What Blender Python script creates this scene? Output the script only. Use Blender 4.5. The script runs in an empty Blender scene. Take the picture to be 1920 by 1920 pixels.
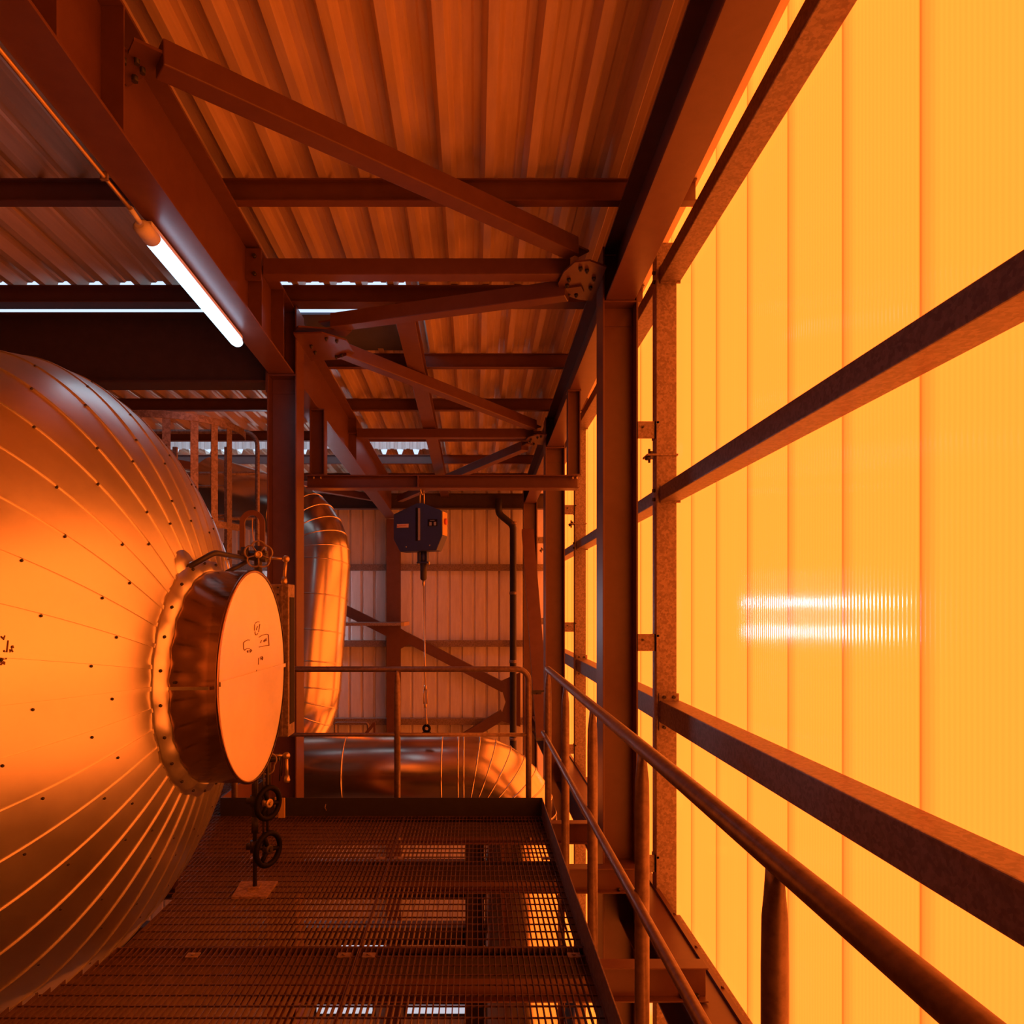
import bpy, math, random
from mathutils import Vector as V
random.seed(7)
SC = bpy.context.scene
COL = SC.collection
F, H, S = 1310.0, 1.542, -0.029        # focal length in px (1920 frame), eye height over the grating, roof fall per metre
PI = math.pi
def at(x, y, Y): return V(((x-890)/F*Y, Y, H-(y-1140)/F*Y))      # pixel at a known distance -> point
def rz(zp, Y): return H+zp+S*Y                                    # height of a roof-parallel line at distance Y

# ---------------------------------------------------------------- mesh builder
class MB:
    def __init__(s): s.v=[]; s.f=[]; s.sm=[]
    def add(s, vs, fs, smooth=False):
        o=len(s.v); s.v+= [V(a) for a in vs]
        for f in fs: s.f.append([i+o for i in f]); s.sm.append(smooth)
        return s
    def box(s,x0,x1,y0,y1,z0,z1):
        vs=[(x,y,z) for z in (z0,z1) for y in (y0,y1) for x in (x0,x1)]
        return s.add(vs,[(0,2,3,1),(4,5,7,6),(0,1,5,4),(2,6,7,3),(0,4,6,2),(1,3,7,5)])
    def obox(s,c,ax,ay,az,hx,hy,hz):
        c=V(c); ax=V(ax).normalized(); ay=V(ay).normalized(); az=V(az).normalized()
        vs=[c+ax*x+ay*y+az*z for z in (-hz,hz) for y in (-hy,hy) for x in (-hx,hx)]
        return s.add(vs,[(0,2,3,1),(4,5,7,6),(0,1,5,4),(2,6,7,3),(0,4,6,2),(1,3,7,5)])
    def prism(s,poly,p0,p1,side,up,smooth=False):
        p0=V(p0);p1=V(p1);side=V(side);up=V(up);n=len(poly)
        vs=[p0+side*a+up*b for a,b in poly]+[p1+side*a+up*b for a,b in poly]
        fs=[(i,(i+1)%n,(i+1)%n+n,i+n) for i in range(n)]
        s.add(vs,fs,smooth); o=len(s.v)-2*n
        s.f.append([o+i for i in range(n)][::-1]); s.sm.append(False)
        s.f.append([o+n+i for i in range(n)]); s.sm.append(False)
        return s
    def bar(s,p0,p1,w,h,up=(0,0,1)):
        p0=V(p0);p1=V(p1);d=(p1-p0).normalized();u=V(up);u=(u-d*u.dot(d)).normalized();sd=d.cross(u)
        return s.prism([(-w/2,-h/2),(w/2,-h/2),(w/2,h/2),(-w/2,h/2)],p0,p1,sd,u)
    def ibeam(s,p0,p1,h,b,tw,tf,up=(0,0,1)):
        p0=V(p0);p1=V(p1);d=(p1-p0).normalized();u=V(up);u=(u-d*u.dot(d)).normalized();sd=d.cross(u)
        a,c,w,k=b/2,h/2,tw/2,h/2-tf
        for poly in ([(-a,k),(a,k),(a,c),(-a,c)],[(-a,-c),(a,-c),(a,-k),(-a,-k)],[(-w,-k),(w,-k),(w,k),(-w,k)]):
            s.prism(poly,p0,p1,sd,u)
        return s
    def rings(s,rs,closed=False,caps=True,smooth=True):
        n=len(rs[0]); vs=[p for r in rs for p in r]; fs=[]
        m=len(rs)
        for i in range(m if closed else m-1):
            j=(i+1)%m
            for k in range(n): fs.append((i*n+k,i*n+(k+1)%n,j*n+(k+1)%n,j*n+k))
        o=len(s.v); s.add(vs,fs,smooth)
        if caps and not closed:
            s.f.append([o+k for k in range(n)][::-1]); s.sm.append(False)
            s.f.append([o+(m-1)*n+k for k in range(n)]); s.sm.append(False)
        return s
    def tube(s,pts,r,n=12,closed=False,caps=True):
        pts=[V(p) for p in pts]; m=len(pts); rs=[]; u=None
        for i,p in enumerate(pts):
            a=pts[i-1] if (i>0 or closed) else p; b=pts[(i+1)%m] if (i<m-1 or closed) else p
            d=(b-a).normalized()
            if u is None:
                u=V((0,0,1)) if abs(d.z)<.9 else V((1,0,0))
            u=(u-d*u.dot(d)).normalized(); w=d.cross(u)
            rr=r[i] if isinstance(r,(list,tuple)) else r
            k=1.0
            if 0<i<m-1:
                ca=(p-pts[i-1]).normalized().dot(d); k=1/max(.6,ca)
            rs.append([p+(u*math.cos(2*PI*j/n)+w*math.sin(2*PI*j/n))*rr*k for j in range(n)])
        return s.rings(rs,closed,caps)
    def cyl(s,p0,p1,r,n=16): return s.tube([p0,p1],r,n)
    def ball(s,c,r,n=12):
        c=V(c); rs=[]
        for i in range(1,n):
            a=PI*i/n; rs.append([c+V((math.sin(a)*math.cos(2*PI*j/n),math.sin(a)*math.sin(2*PI*j/n),math.cos(a)))*r for j in range(n)])
        return s.rings(rs)
    def lathe(s,prof,c,axis,n=48,smooth=True,caps=True):
        c=V(c);ax=V(axis).normalized();u=V((0,0,1)) if abs(ax.z)<.9 else V((1,0,0));u=(u-ax*u.dot(ax)).normalized();w=ax.cross(u)
        rs=[[c+ax*h+(u*math.cos(2*PI*j/n)+w*math.sin(2*PI*j/n))*r for j in range(n)] for h,r in prof]
        return s.rings(rs,False,caps,smooth)
    def plate(s,poly,off):
        n=len(poly); off=V(off); vs=[V(p) for p in poly]+[V(p)+off for p in poly]
        return s.add(vs,[list(range(n))[::-1],list(range(n,2*n))]+[(i,(i+1)%n,(i+1)%n+n,i+n) for i in range(n)])

def fillet(pts,r,n=8):
    pts=[V(p) for p in pts]; out=[pts[0]]
    for i in range(1,len(pts)-1):
        a,b,c=pts[i-1],pts[i],pts[i+1]; d0=(a-b).normalized(); d1=(c-b).normalized()
        ang=d0.angle(d1); t=min(r/math.tan(ang/2),(a-b).length*.49,(c-b).length*.49); rr=t*math.tan(ang/2)
        bis=(d0+d1).normalized(); cen=b+bis*(rr/math.sin(ang/2))
        s=b+d0*t-cen; e=b+d1*t-cen; th=s.angle(e)
        for k in range(n+1):
            f=k/n; out.append(cen+(s*math.sin((1-f)*th)+e*math.sin(f*th))/math.sin(th))
    out.append(pts[-1]); return out

# ---------------------------------------------------------------- objects
USED={}
def link(o): COL.objects.link(o); return o
def wloc(o):
    p=V((0,0,0))
    while o: p+=o.location; o=o.parent
    return p
def thing(name,label,cat,loc,group=None):
    o=bpy.data.objects.new(name,None); o.empty_display_size=.1; o.location=loc; link(o)
    o['label']=label; o['category']=cat
    if group: o['group']=group
    return o
def part(name,mb,mat,parent,label=None,kind=None,bevel=0):
    base=wloc(parent)
    me=bpy.data.meshes.new(name); me.from_pydata([tuple(v-base) for v in mb.v],[],mb.f)
    me.polygons.foreach_set('use_smooth',mb.sm); me.materials.append(mat); me.update()
    o=bpy.data.objects.new(name,me); link(o); o.parent=parent
    if label: o['label']=label
    if kind: o['kind']=kind
    if bevel: bev(o,bevel)
    return o
def solo(name,mb,mat,label,cat,group=None,kind=None,bevel=0):
    lo=V([min(v[i] for v in mb.v) for i in range(3)]); hi=V([max(v[i] for v in mb.v) for i in range(3)])
    base=V(((lo.x+hi.x)/2,(lo.y+hi.y)/2,lo.z))
    me=bpy.data.meshes.new(name); me.from_pydata([tuple(v-base) for v in mb.v],[],mb.f)
    me.polygons.foreach_set('use_smooth',mb.sm); me.materials.append(mat); me.update()
    o=bpy.data.objects.new(name,me); o.location=base; link(o)
    if label: o['label']=label
    if cat: o['category']=cat
    if group: o['group']=group
    if kind: o['kind']=kind
    if bevel: bev(o,bevel)
    return o
def bev(o,w):
    m=o.modifiers.new('edge','BEVEL'); m.width=w; m.segments=2; m.limit_method='ANGLE'; m.angle_limit=.7; m.harden_normals=False
def struct(name,mb,mat): return solo(name,mb,mat,None,None,kind='structure')

# ---------------------------------------------------------------- materials
def mat(name): 
    m=bpy.data.materials.new(name); m.use_nodes=True; return m,m.node_tree.nodes,m.node_tree.links,m.node_tree.nodes['Principled BSDF']
def noise(N,L,scale,detail=4,rough=.6,stretch=(1,1,1),obj=True):
    tc=N.new('ShaderNodeTexCoord'); mp=N.new('ShaderNodeMapping'); mp.inputs['Scale'].default_value=stretch
    L.new(tc.outputs['Object'],mp.inputs[0]); n=N.new('ShaderNodeTexNoise')
    n.inputs['Scale'].default_value=scale; n.inputs['Detail'].default_value=detail; n.inputs['Roughness'].default_value=rough
    L.new(mp.outputs[0],n.inputs['Vector']); return n
def ramp(N,L,fac,stops):
    r=N.new('ShaderNodeValToRGB'); e=r.color_ramp.elements
    while len(e)<len(stops): e.new(.5)
    for i,(p,c) in enumerate(stops): e[i].position=p; e[i].color=(*c,1)
    L.new(fac,r.inputs[0]); return r
def metal(name,c0,c1,scale,rough,metallic,stretch=(1,1,1),bump=0,lo=.35,hi=.65,rv=.0,spec=.5):
    m,N,L,P=mat(name); n=noise(N,L,scale,5,.65,stretch); r=ramp(N,L,n.outputs['Fac'],[(lo,c0),(hi,c1)])
    L.new(r.outputs[0],P.inputs['Base Color']); P.inputs['Metallic'].default_value=metallic; P.inputs['Roughness'].default_value=rough
    P.inputs['Specular IOR Level'].default_value=spec
    if rv:
        mr=N.new('ShaderNodeMapRange'); mr.inputs['To Min'].default_value=rough-rv; mr.inputs['To Max'].default_value=rough+rv
        L.new(n.outputs['Fac'],mr.inputs[0]); L.new(mr.outputs[0],P.inputs['Roughness'])
    if bump:
        b=N.new('ShaderNodeBump'); b.inputs['Strength'].default_value=bump; b.inputs['Distance'].default_value=.002
        L.new(n.outputs['Fac'],b.inputs['Height']); L.new(b.outputs[0],P.inputs['Normal'])
    return m
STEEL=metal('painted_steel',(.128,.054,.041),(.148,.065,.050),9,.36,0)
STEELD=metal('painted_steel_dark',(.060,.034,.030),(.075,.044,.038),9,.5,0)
def galvanised(name,c0,c1,scale,met,rough):
    m,N,L,P=mat(name); n=noise(N,L,scale,6,.7); v=N.new('ShaderNodeTexVoronoi'); v.inputs['Scale'].default_value=scale*2.2
    L.new(n.inputs['Vector'].links[0].from_socket,v.inputs['Vector'])
    mx=N.new('ShaderNodeMix'); mx.data_type='FLOAT'; mx.inputs[0].default_value=.35
    L.new(n.outputs['Fac'],mx.inputs[2]); L.new(v.outputs['Color'],mx.inputs[3])
    r=ramp(N,L,mx.outputs[0],[(.38,c0),(.5,tuple((a+b)/2 for a,b in zip(c0,c1))),(.6,c1)])
    L.new(r.outputs[0],P.inputs['Base Color']); P.inputs['Metallic'].default_value=met; P.inputs['Roughness'].default_value=rough
    return m
GALV=galvanised('galvanised_steel',(.21,.145,.12),(.34,.25,.21),30,.35,.5)
RAILG=galvanised('weathered_galvanised_steel',(.16,.105,.09),(.25,.175,.15),30,.3,.5)
TUBE=metal('galvanised_tube',(.19,.125,.105),(.29,.20,.17),34,.42,.45,bump=.15)
GRATE=metal('grating_steel',(.085,.042,.032),(.14,.075,.06),20,.5,.1)
DECK=metal('roof_sheet',(.60,.45,.32),(.72,.55,.39),3.0,.42,.25,stretch=(6,.5,6),rv=.06)
CLAD=metal('white_cladding',(.70,.62,.58),(.82,.75,.71),4,.5,.1,stretch=(3,3,.5))
def brushed(name,base,rough,blot):
    m,N,L,P=mat(name); n=noise(N,L,1.6,6,.7); n2=noise(N,L,60,3,.6)
    c=ramp(N,L,n.outputs['Fac'],[(.3,tuple(b*.86 for b in base)),(.7,base)])
    L.new(c.outputs[0],P.inputs['Base Color']); P.inputs['Metallic'].default_value=1
    mr=N.new('ShaderNodeMapRange'); mr.inputs['From Min'].default_value=.3; mr.inputs['From Max'].default_value=.7
    mr.inputs['To Min'].default_value=rough-blot; mr.inputs['To Max'].default_value=rough+blot
    L.new(n.outputs['Fac'],mr.inputs[0]); L.new(mr.outputs[0],P.inputs['Roughness'])
    b=N.new('ShaderNodeBump'); b.inputs['Strength'].default_value=.06; b.inputs['Distance'].default_value=.001
    L.new(n2.outputs['Fac'],b.inputs['Height']); L.new(b.outputs[0],P.inputs['Normal'])
    return m
ALU=brushed('tank_cladding',(.98,.92,.82),.38,.05)
ALUD=brushed('manhole_sheet',(1.0,.95,.85),.36,.03)
DRUM=metal('manhole_side_dark_reflection',(.34,.20,.15),(.38,.24,.18),2,.2,1)  # drum side sheet, with its dark reflections put into the base colour
DUCT=brushed('duct_sheet',(.92,.76,.60),.24,.03)
def flat(name,c,rough=.5,met=0,spec=.5):
    m,N,L,P=mat(name); n=noise(N,L,14,3); r=ramp(N,L,n.outputs['Fac'],[(.3,tuple(a*.85 for a in c)),(.7,c)])
    L.new(r.outputs[0],P.inputs['Base Color']); P.inputs['Roughness'].default_value=rough; P.inputs['Metallic'].default_value=met; P.inputs['Specular IOR Level'].default_value=spec; return m
BLUE=flat('blue_paint',(.03,.045,.20),.45)
BLACK=flat('black_plastic',(.010,.007,.007),.55,0,.12)
RUBBER=flat('dark_iron',(.05,.04,.04),.5,.3)
RED=flat('red_plastic',(.65,.10,.07),.4)
PALE=flat('pale_label',(.75,.55,.45),.5)
GREYL=flat('grey_label',(.35,.34,.36),.5)
YELLOW=flat('yellow_paint_and_lit_side',(.62,.40,.12),.5)
WHITE=flat('white_plastic',(.75,.72,.70),.4)
INK=flat('marker_ink',(.22,.10,.05),.6)
BRASS=flat('brass',(.62,.46,.26),.35,.8)
RUST=metal('rusty_plate',(.17,.10,.07),(.40,.26,.19),60,.8,0,bump=.6)
DARK=metal('dark_wall',(.05,.045,.045),(.07,.06,.06),2,.8,0)
CONC=metal('concrete_floor',(.16,.15,.14),(.24,.22,.21),3,.8,0)
BPANEL=metal('grey_roof_panel',(.09,.10,.13),(.12,.13,.17),3,.5,0)
def emis(name,c,s):
    m,N,L,P=mat(name); P.inputs['Base Color'].default_value=(.8,.8,.8,1); P.inputs['Emission Color'].default_value=(*c,1); P.inputs['Emission Strength'].default_value=s; return m
LAMP=emis('lamp_diffuser',(.42,.76,1.05),4.2)
LAMP2=emis('far_lamp_diffuser',(.60,.80,1.0),100.0)
LAMP3=emis('opal_lamp_diffuser',(.60,.80,1.0),30.0)

def polycarb():
    m,N,L,P=mat('orange_polycarbonate')
    g=N.new('ShaderNodeNewGeometry'); sp=N.new('ShaderNodeSeparateXYZ'); L.new(g.outputs['Position'],sp.inputs[0])
    def M(op,a,b=None,c=None):
        n=N.new('ShaderNodeMath'); n.operation=op
        for i,x in enumerate((a,b,c)):
            if x is None: continue
            if isinstance(x,(int,float)): n.inputs[i].default_value=x
            else: L.new(x,n.inputs[i])
        return n.outputs[0]
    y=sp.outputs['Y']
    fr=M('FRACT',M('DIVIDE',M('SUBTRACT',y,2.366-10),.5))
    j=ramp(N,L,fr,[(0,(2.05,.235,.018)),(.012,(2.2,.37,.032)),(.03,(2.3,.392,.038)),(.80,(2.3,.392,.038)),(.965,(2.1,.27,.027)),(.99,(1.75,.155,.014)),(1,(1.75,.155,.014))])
    w=M('SINE',M('MULTIPLY',y,2*PI/.025))
    k=M('MULTIPLY_ADD',w,.03,1.0)
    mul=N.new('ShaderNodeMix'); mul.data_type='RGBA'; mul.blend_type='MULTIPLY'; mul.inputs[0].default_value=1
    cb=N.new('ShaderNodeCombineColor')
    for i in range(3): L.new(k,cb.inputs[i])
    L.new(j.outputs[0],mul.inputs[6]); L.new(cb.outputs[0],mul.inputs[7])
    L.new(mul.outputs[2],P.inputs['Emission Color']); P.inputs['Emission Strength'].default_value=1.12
    P.inputs['Base Color'].default_value=(.35,.10,.01,1); P.inputs['Roughness'].default_value=.09
    b=N.new('ShaderNodeBump'); b.inputs['Strength'].default_value=1; b.inputs['Distance'].default_value=.0002
    L.new(w,b.inputs['Height']); L.new(b.outputs[0],P.inputs['Normal'])
    return m
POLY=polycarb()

# ---------------------------------------------------------------- the setting
RX=1.508
mb=MB()
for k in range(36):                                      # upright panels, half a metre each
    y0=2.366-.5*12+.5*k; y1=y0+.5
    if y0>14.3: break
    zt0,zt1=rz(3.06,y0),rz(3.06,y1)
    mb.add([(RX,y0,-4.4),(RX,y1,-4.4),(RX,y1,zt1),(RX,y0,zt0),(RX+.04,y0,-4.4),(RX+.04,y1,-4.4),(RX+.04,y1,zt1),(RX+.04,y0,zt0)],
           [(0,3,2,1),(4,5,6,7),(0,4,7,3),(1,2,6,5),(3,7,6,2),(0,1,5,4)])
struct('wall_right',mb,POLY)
struct('trim_2',MB().box(RX-.02,RX+.12,-3.75,14.4,-7.5,-4.4),DARK)
# end wall: ribbed sheets
def ribbed(x0,x1,pitch,phase,groove,depth,y,z0,z1f):
    prof=[]; k=math.floor((x0-phase)/pitch)-1
    while True:
        c=phase+k*pitch
        if c>x1+pitch: break
        prof+=[(c-pitch/2+.02+groove*.5,0),(c-groove/2-.018,0),(c-groove/2,depth),(c+groove/2,depth),(c+groove/2+.018,0)]
        k+=1
    prof=[p for p in prof if x0<=p[0]<=x1]
    return prof
mb=MB(); pr=ribbed(-7,1.55,.256,-2.577,.03,.04,14.4,-7.5,None)
n=len(pr); mb.add([(x,14.4+d,-7.5) for x,d in pr]+[(x,14.4+d,rz(3.04,14.4)) for x,d in pr],[(i,i+1,i+1+n,i+n) for i in range(n-1)])
struct('wall_back',mb,CLAD)
struct('wall_left',MB().box(-7.1,-7,-4,14.6,-7.5,5),DARK)
struct('wall_front',MB().box(-7.1,1.55,-3.75,-3.65,-7.5,5),DARK)
struct('floor',MB().box(-7.1,1.55,-3.75,14.6,-7.6,-7.5),CONC)
# trapezoidal roof deck
def deck(mb,x0,x1,y0,y1):
    prof=[]; k=math.floor((x0-.0945)/.2725)
    base=[(-.027,0),(.027,0),(.058,.085),(.098,.085),(.112,.098),(.160,.098),(.174,.085),(.2145,.085)]
    while True:
        c=.0945+k*.2725
        for dx,dz in base:
            if x0-1e-4<=c+dx<=x1+1e-4: prof.append((c+dx,dz))
        k+=1
        if c>x1: break
    prof=[(x,z) for x,z in prof]; n=len(prof)
    mb.add([(x,y0,rz(2.957+z,y0)) for x,z in prof]+[(x,y1,rz(2.957+z,y1)) for x,z in prof],[(i,i+n,i+1+n,i+1) for i in range(n-1)])
mb=MB(); XM=.0945-.2725*3+.112          # on the crest of a rib
deck(mb,XM,1.64,-3.7,14.45)
deck(mb,-7,XM,-3.7,6.15); deck(mb,-7,XM,7.38,11.05); deck(mb,-7,XM,11.88,14.45)
struct('ceiling',mb,DECK)
mb=MB(); pr=ribbed(-7,XM,.13,-2.0,.03,.03,0,0,None); n=len(pr)
mb.add([(x,11.98+d,rz(3.07,12)) for x,d in pr]+[(x,11.98+d,rz(3.6,12)) for x,d in pr],[(i,i+1,i+1+n,i+n) for i in range(n-1)])
struct('trim_1',mb,CLAD)
solo('roof_panel',MB().box(-7,XM,6.54,7.45,rz(2.95,7),rz(2.97,7)).box(-7,XM,7.36,7.45,rz(2.97,7),rz(3.12,7)),BPANEL,'flat grey blue panel closing the roof behind the white daylight slit left of the thin beam','roof panel')

# ---------------------------------------------------------------- columns
def hcol(x0,x1,y0,b,z0,z1,name,label,doubler=None,stiff=(),m=STEEL):
    t=thing(name,label,'column',((x0+x1)/2,y0+b/2,z0),'steel columns')
    c=V(((x0+x1)/2,y0+b/2,0)); s=MB().ibeam(c+V((0,0,z0)),c+V((0,0,z1)),x1-x0,b,.009,.013,up=(1,0,0))
    part('shaft',s,m,t,bevel=.002)
    if doubler:
        yw=y0+b/2-.0045
        part('web_plate',MB().box(x0+.016,x1-.016,yw-.007,yw,doubler,z1-.01),m,t)
    for z in stiff: part('stiffener',MB().box(x0+.013,x1-.013,y0+.004,y0+b-.004,z-.006,z+.006),m,t)
    return t
CR=hcol(.9355,1.193,5.10,.265,-7.5,rz(2.79,5.2),'steel_column','big dark red H column at the walkway end in front of the orange wall',
     doubler=H+(1140-613)/F*5.23,stiff=(H-(1618-1140)/F*5.15,rz(2.40,5.2)-.008))
CR2=hcol(.9355,1.193,9.23,.265,-7.5,rz(2.79,9.3),'steel_column','second H column along the orange wall, behind the one at the walkway end',
     doubler=rz(2.40,9.3)-.18,stiff=(rz(2.40,9.3)-.008,))
hcol(.9355,1.193,13.35,.265,-7.5,rz(2.79,13.4),'steel_column','corner column where the orange wall meets the ribbed end wall')
CL=hcol(-1.802,-1.545,6.06,.265,-7.5,rz(2.80,6.2),'steel_column','H column with grey lit web standing behind the tank manhole',
     doubler=H+(1140-739)/F*6.19,stiff=(rz(2.21,6.15)-.008,))
t=thing('steel_column','flat faced steel column in the middle of the ribbed end wall','column',(-1.64,14.15,-7.5),'steel columns')
part('shaft',MB().ibeam((-1.64,14.15,-7.5),(-1.64,14.15,rz(2.2,14.1)),.19,.27,.009,.013,up=(0,1,0)),STEEL,t)
t=thing('steel_column','dark lower column seen through the walkway grating','column',(0,7.95,-7.5),'steel columns')
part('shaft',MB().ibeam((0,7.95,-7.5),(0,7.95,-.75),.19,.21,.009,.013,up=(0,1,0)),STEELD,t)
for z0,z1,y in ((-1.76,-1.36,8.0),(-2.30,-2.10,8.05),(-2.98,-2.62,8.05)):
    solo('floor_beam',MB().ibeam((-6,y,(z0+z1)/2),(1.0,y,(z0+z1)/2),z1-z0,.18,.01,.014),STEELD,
         {-1.76:'uppermost dark cross beam of the lower storey seen through the grating',-2.30:'middle dark cross beam of the lower storey seen through the grating',-2.98:'lowest dark cross beam of the lower storey seen through the grating'}[z0],'beam','lower storey beams')

# ---------------------------------------------------------------- roof beams
def rafter(x,y0,y1,zb,zt,b,name,label,stiffs=(),side=1):
    h=zt-zb; zc=(zt+zb)/2; t=thing(name,label,'beam',(x,(y0+y1)/2,rz(zb,y1)),'roof beams')
    up=V((0,-S,1)).normalized()
    part('section',MB().ibeam((x,y0,rz(zc,y0)),(x,y1,rz(zc,y1)),h,b,.011,.016,up=up),STEEL,t,bevel=.002)
    for y in stiffs:
        xa,xb=sorted((x+side*.006,x+side*b/2)); part('stiffener',MB().box(xa,xb,y-.006,y+.006,rz(zb+.016,y),rz(zt-.016,y)),STEEL,t)
    return t
RR0=rafter(1.064,-3.6,5.225,2.40,2.81,.212,'roof_beam','heavy roof beam along the top of the orange wall, nearest stretch',(),-1)
rafter(1.064,5.24,9.355,2.40,2.81,.212,'roof_beam','roof beam along the orange wall between its first and second column',(),-1)
rafter(1.064,9.37,13.47,2.40,2.81,.212,'roof_beam','roof beam along the orange wall beyond the second column',(),-1)
RL0=rafter(-1.678,-3.6,6.185,2.21,2.80,.215,'roof_beam','heavy roof beam carrying the lit tube lamp, running out at top left',(2.63,3.13,5.16,5.75))
RL1=rafter(-1.678,6.20,14.05,2.21,2.80,.215,'roof_beam','roof beam running from the grey lit column back to the end wall',(9.28,))
rafter(-.60,6.02,14.2,2.65,2.805,.17,'roof_beam','thin roof beam under the purlins halfway between the two heavy beams')
# bracket of the brace on the left beam
BR=MB(); 
BR.plate([(-1.668,3.14,4.045),(-1.52,3.15,4.045),(-1.44,3.22,4.045),(-1.668,3.36,4.045)],(0,0,.012))
part('gusset_plate',BR,STEEL,RL0)
for dy in (-.05,.06):
    part('bolt',MB().cyl((-1.60,3.23+dy,4.02),(-1.60,3.23+dy,4.08),.016,6),RUBBER,RL0)
    part('bolt',MB().cyl((-1.54,3.21+dy*.5,4.02),(-1.54,3.21+dy*.5,4.08),.014,6),RUBBER,RL0)
part('end_plate',MB().box(-1.675,-1.555,5.085,5.10,3.93,4.16),STEEL,RL0)
for z in (3.97,4.10): part('bolt',MB().cyl((-1.60,5.06,z),(-1.60,5.09,z),.014,6),RUBBER,RL0)
# girder on the left
GY=6.195
t=thing('roof_girder','deep dark girder running left from the grey lit column over the tank','beam',(-4.4,GY,3.508),'roof beams')
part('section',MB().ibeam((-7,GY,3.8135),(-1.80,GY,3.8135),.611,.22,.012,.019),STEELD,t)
part('end_plate',MB().box(-1.815,-1.80,GY-.13,GY+.13,3.42,4.13),STEEL,t)
# purlins
PY=[4.584,6.0,7.505,8.98,10.45,11.9,13.3]
PN=['nearest the camera','second from the camera, in front of the daylight slit','third from the camera','fourth from the camera','fifth from the camera, just behind the second level crossbar','sixth from the camera, web lit bluish by daylight','last one before the end wall']
for y,nm in zip(PY,PN):
    wd=.145 if abs(y-6.0)<.01 else .073; yc=y+wd/2; zc=rz(2.880,y) if wd<.1 else rz(2.876,y)
    solo('purlin',MB().ibeam((-7,yc,zc),(1.46,yc,zc),.147,wd,.006,.008),STEEL,'roof purlin under the ribbed sheets, '+nm,'purlin','roof purlins')
# horizontal bracing
def brace(a,b,w,h,label,name='roof_brace',fork=True,m=STEEL):
    a=V(a);b=V(b); t=thing(name,label,'brace',(a+b)/2-V((0,0,h/2)),'roof braces')
    part('tube',MB().bar(a,b,w,h),m,t,bevel=.006)
    d=(b-a).normalized()
    if fork:
        for p,q in ((a,a-d*.12),(b,b+d*.12)): part('end_tongue',MB().bar(p+d*.10*(1 if p==a else -1),q,.10,.014),m,t)
    return t
Wb=.12
D1=brace((-1.44,3.19,4.05),(.70,4.99,4.11),Wb,Wb,'long diagonal brace sloping across the top from the lamp beam to the wall column')
X1=brace((-1.55,5.165,4.04),(.70,5.165,4.04),Wb,Wb,'straight crossbar joining the two heavy roof beams at the first column')
D2=brace((-1.22,6.04,4.01),(.70,5.30,3.95),Wb,Wb,'short diagonal brace from the grey lit column up to the wall column')
D3=brace((-1.22,6.42,3.91),(.76,9.10,3.92),Wb,Wb,'diagonal brace running from the grey lit column back to the second wall column')
X2=brace((-1.56,9.29,3.855),(.78,9.29,3.855),Wb,Wb,'straight crossbar joining the roof beams at the second wall column')
D4=brace((-1.45,13.55,3.66),(.68,9.45,3.735),Wb,Wb,'diagonal brace behind the hoist from the second wall column to the end wall')
D5=brace((-4.9,9.9,3.70),(-1.85,13.55,3.66),Wb,Wb,'diagonal brace left of the hoist meeting the end of the lamp side roof beam')
def gusset(par,poly,z,th,bolts,m=STEEL):
    g=part('gusset_plate',MB().plate([(x,y,z) for x,y in poly],(0,0,th)),m,par)
    for x,y in bolts: part('bolt',MB().cyl((x,y,z-.018),(x,y,z+.0),.015,6).cyl((x,y,z-.03),(x,y,z),.008,8),RUBBER,g)
gusset(CR,[(.64,5.02),(.62,5.20),(.66,5.36),(.80,5.46),(.934,5.5),(.934,4.95),(.80,4.86),(.70,4.88)],3.955,.014,[(.69,5.12),(.69,5.21),(.72,5.35),(.78,5.37),(.75,4.95),(.80,4.98),(.87,5.1),(.87,5.25)])
gusset(CR2,[(.70,9.15),(.68,9.30),(.74,9.48),(.90,9.56),(.934,9.56),(.934,9.0),(.80,9.0)],3.775,.014,[(.74,9.22),(.74,9.32),(.80,9.47),(.86,9.06),(.82,9.12)])
gusset(CL,[(-1.545,5.95),(-1.30,5.93),(-1.12,6.10),(-1.10,6.40),(-1.22,6.55),(-1.545,6.60)],3.875,.014,[(-1.28,6.03),(-1.20,6.08),(-1.22,6.42),(-1.28,6.47),(-1.45,6.2),(-1.45,6.35)])
part('cover_plate',MB().bar((-1.53,5.98,3.93),(-1.12,6.22,3.99),.14,.014),STEEL,CL)

# ---------------------------------------------------------------- hoist beam and balancer
t=thing('hoist_beam','steel beam hung on two short hangers, carrying the blue hoist','beam',(-.3,7.09,2.745),None)
part('section',MB().ibeam((-1.70,7.09,2.8125),(1.045,7.09,2.8125),.133,.16,.007,.010),STEEL,t,bevel=.002)
part('hanger',MB().ibeam((1.003,7.09,2.885),(1.003,7.09,rz(2.40,7.09)-.01),.125,.13,.007,.010,up=(1,0,0)).box(.935,1.071,7.02,7.16,2.88,2.89).box(.935,1.071,7.02,7.16,rz(2.40,7.09)-.012,rz(2.40,7.09)),STEEL,t)
part('hanger',MB().ibeam((-1.585,7.09,2.885),(-1.585,7.09,rz(2.21,7.09)-.01),.15,.13,.007,.010,up=(1,0,0)).box(-1.66,-1.51,7.02,7.16,2.88,2.89).box(-1.66,-1.51,7.02,7.16,rz(2.21,7.09)-.012,rz(2.21,7.09)),STEEL,t)
part('stiffener',MB().box(-.575,-.563,7.01,7.085,2.756,2.87),STEEL,t)
for x in (.985,1.025,-1.62,-1.55): part('bolt',MB().cyl((x,7.03,2.84),(x,7.03,2.868),.010,6),BRASS,t)
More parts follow.
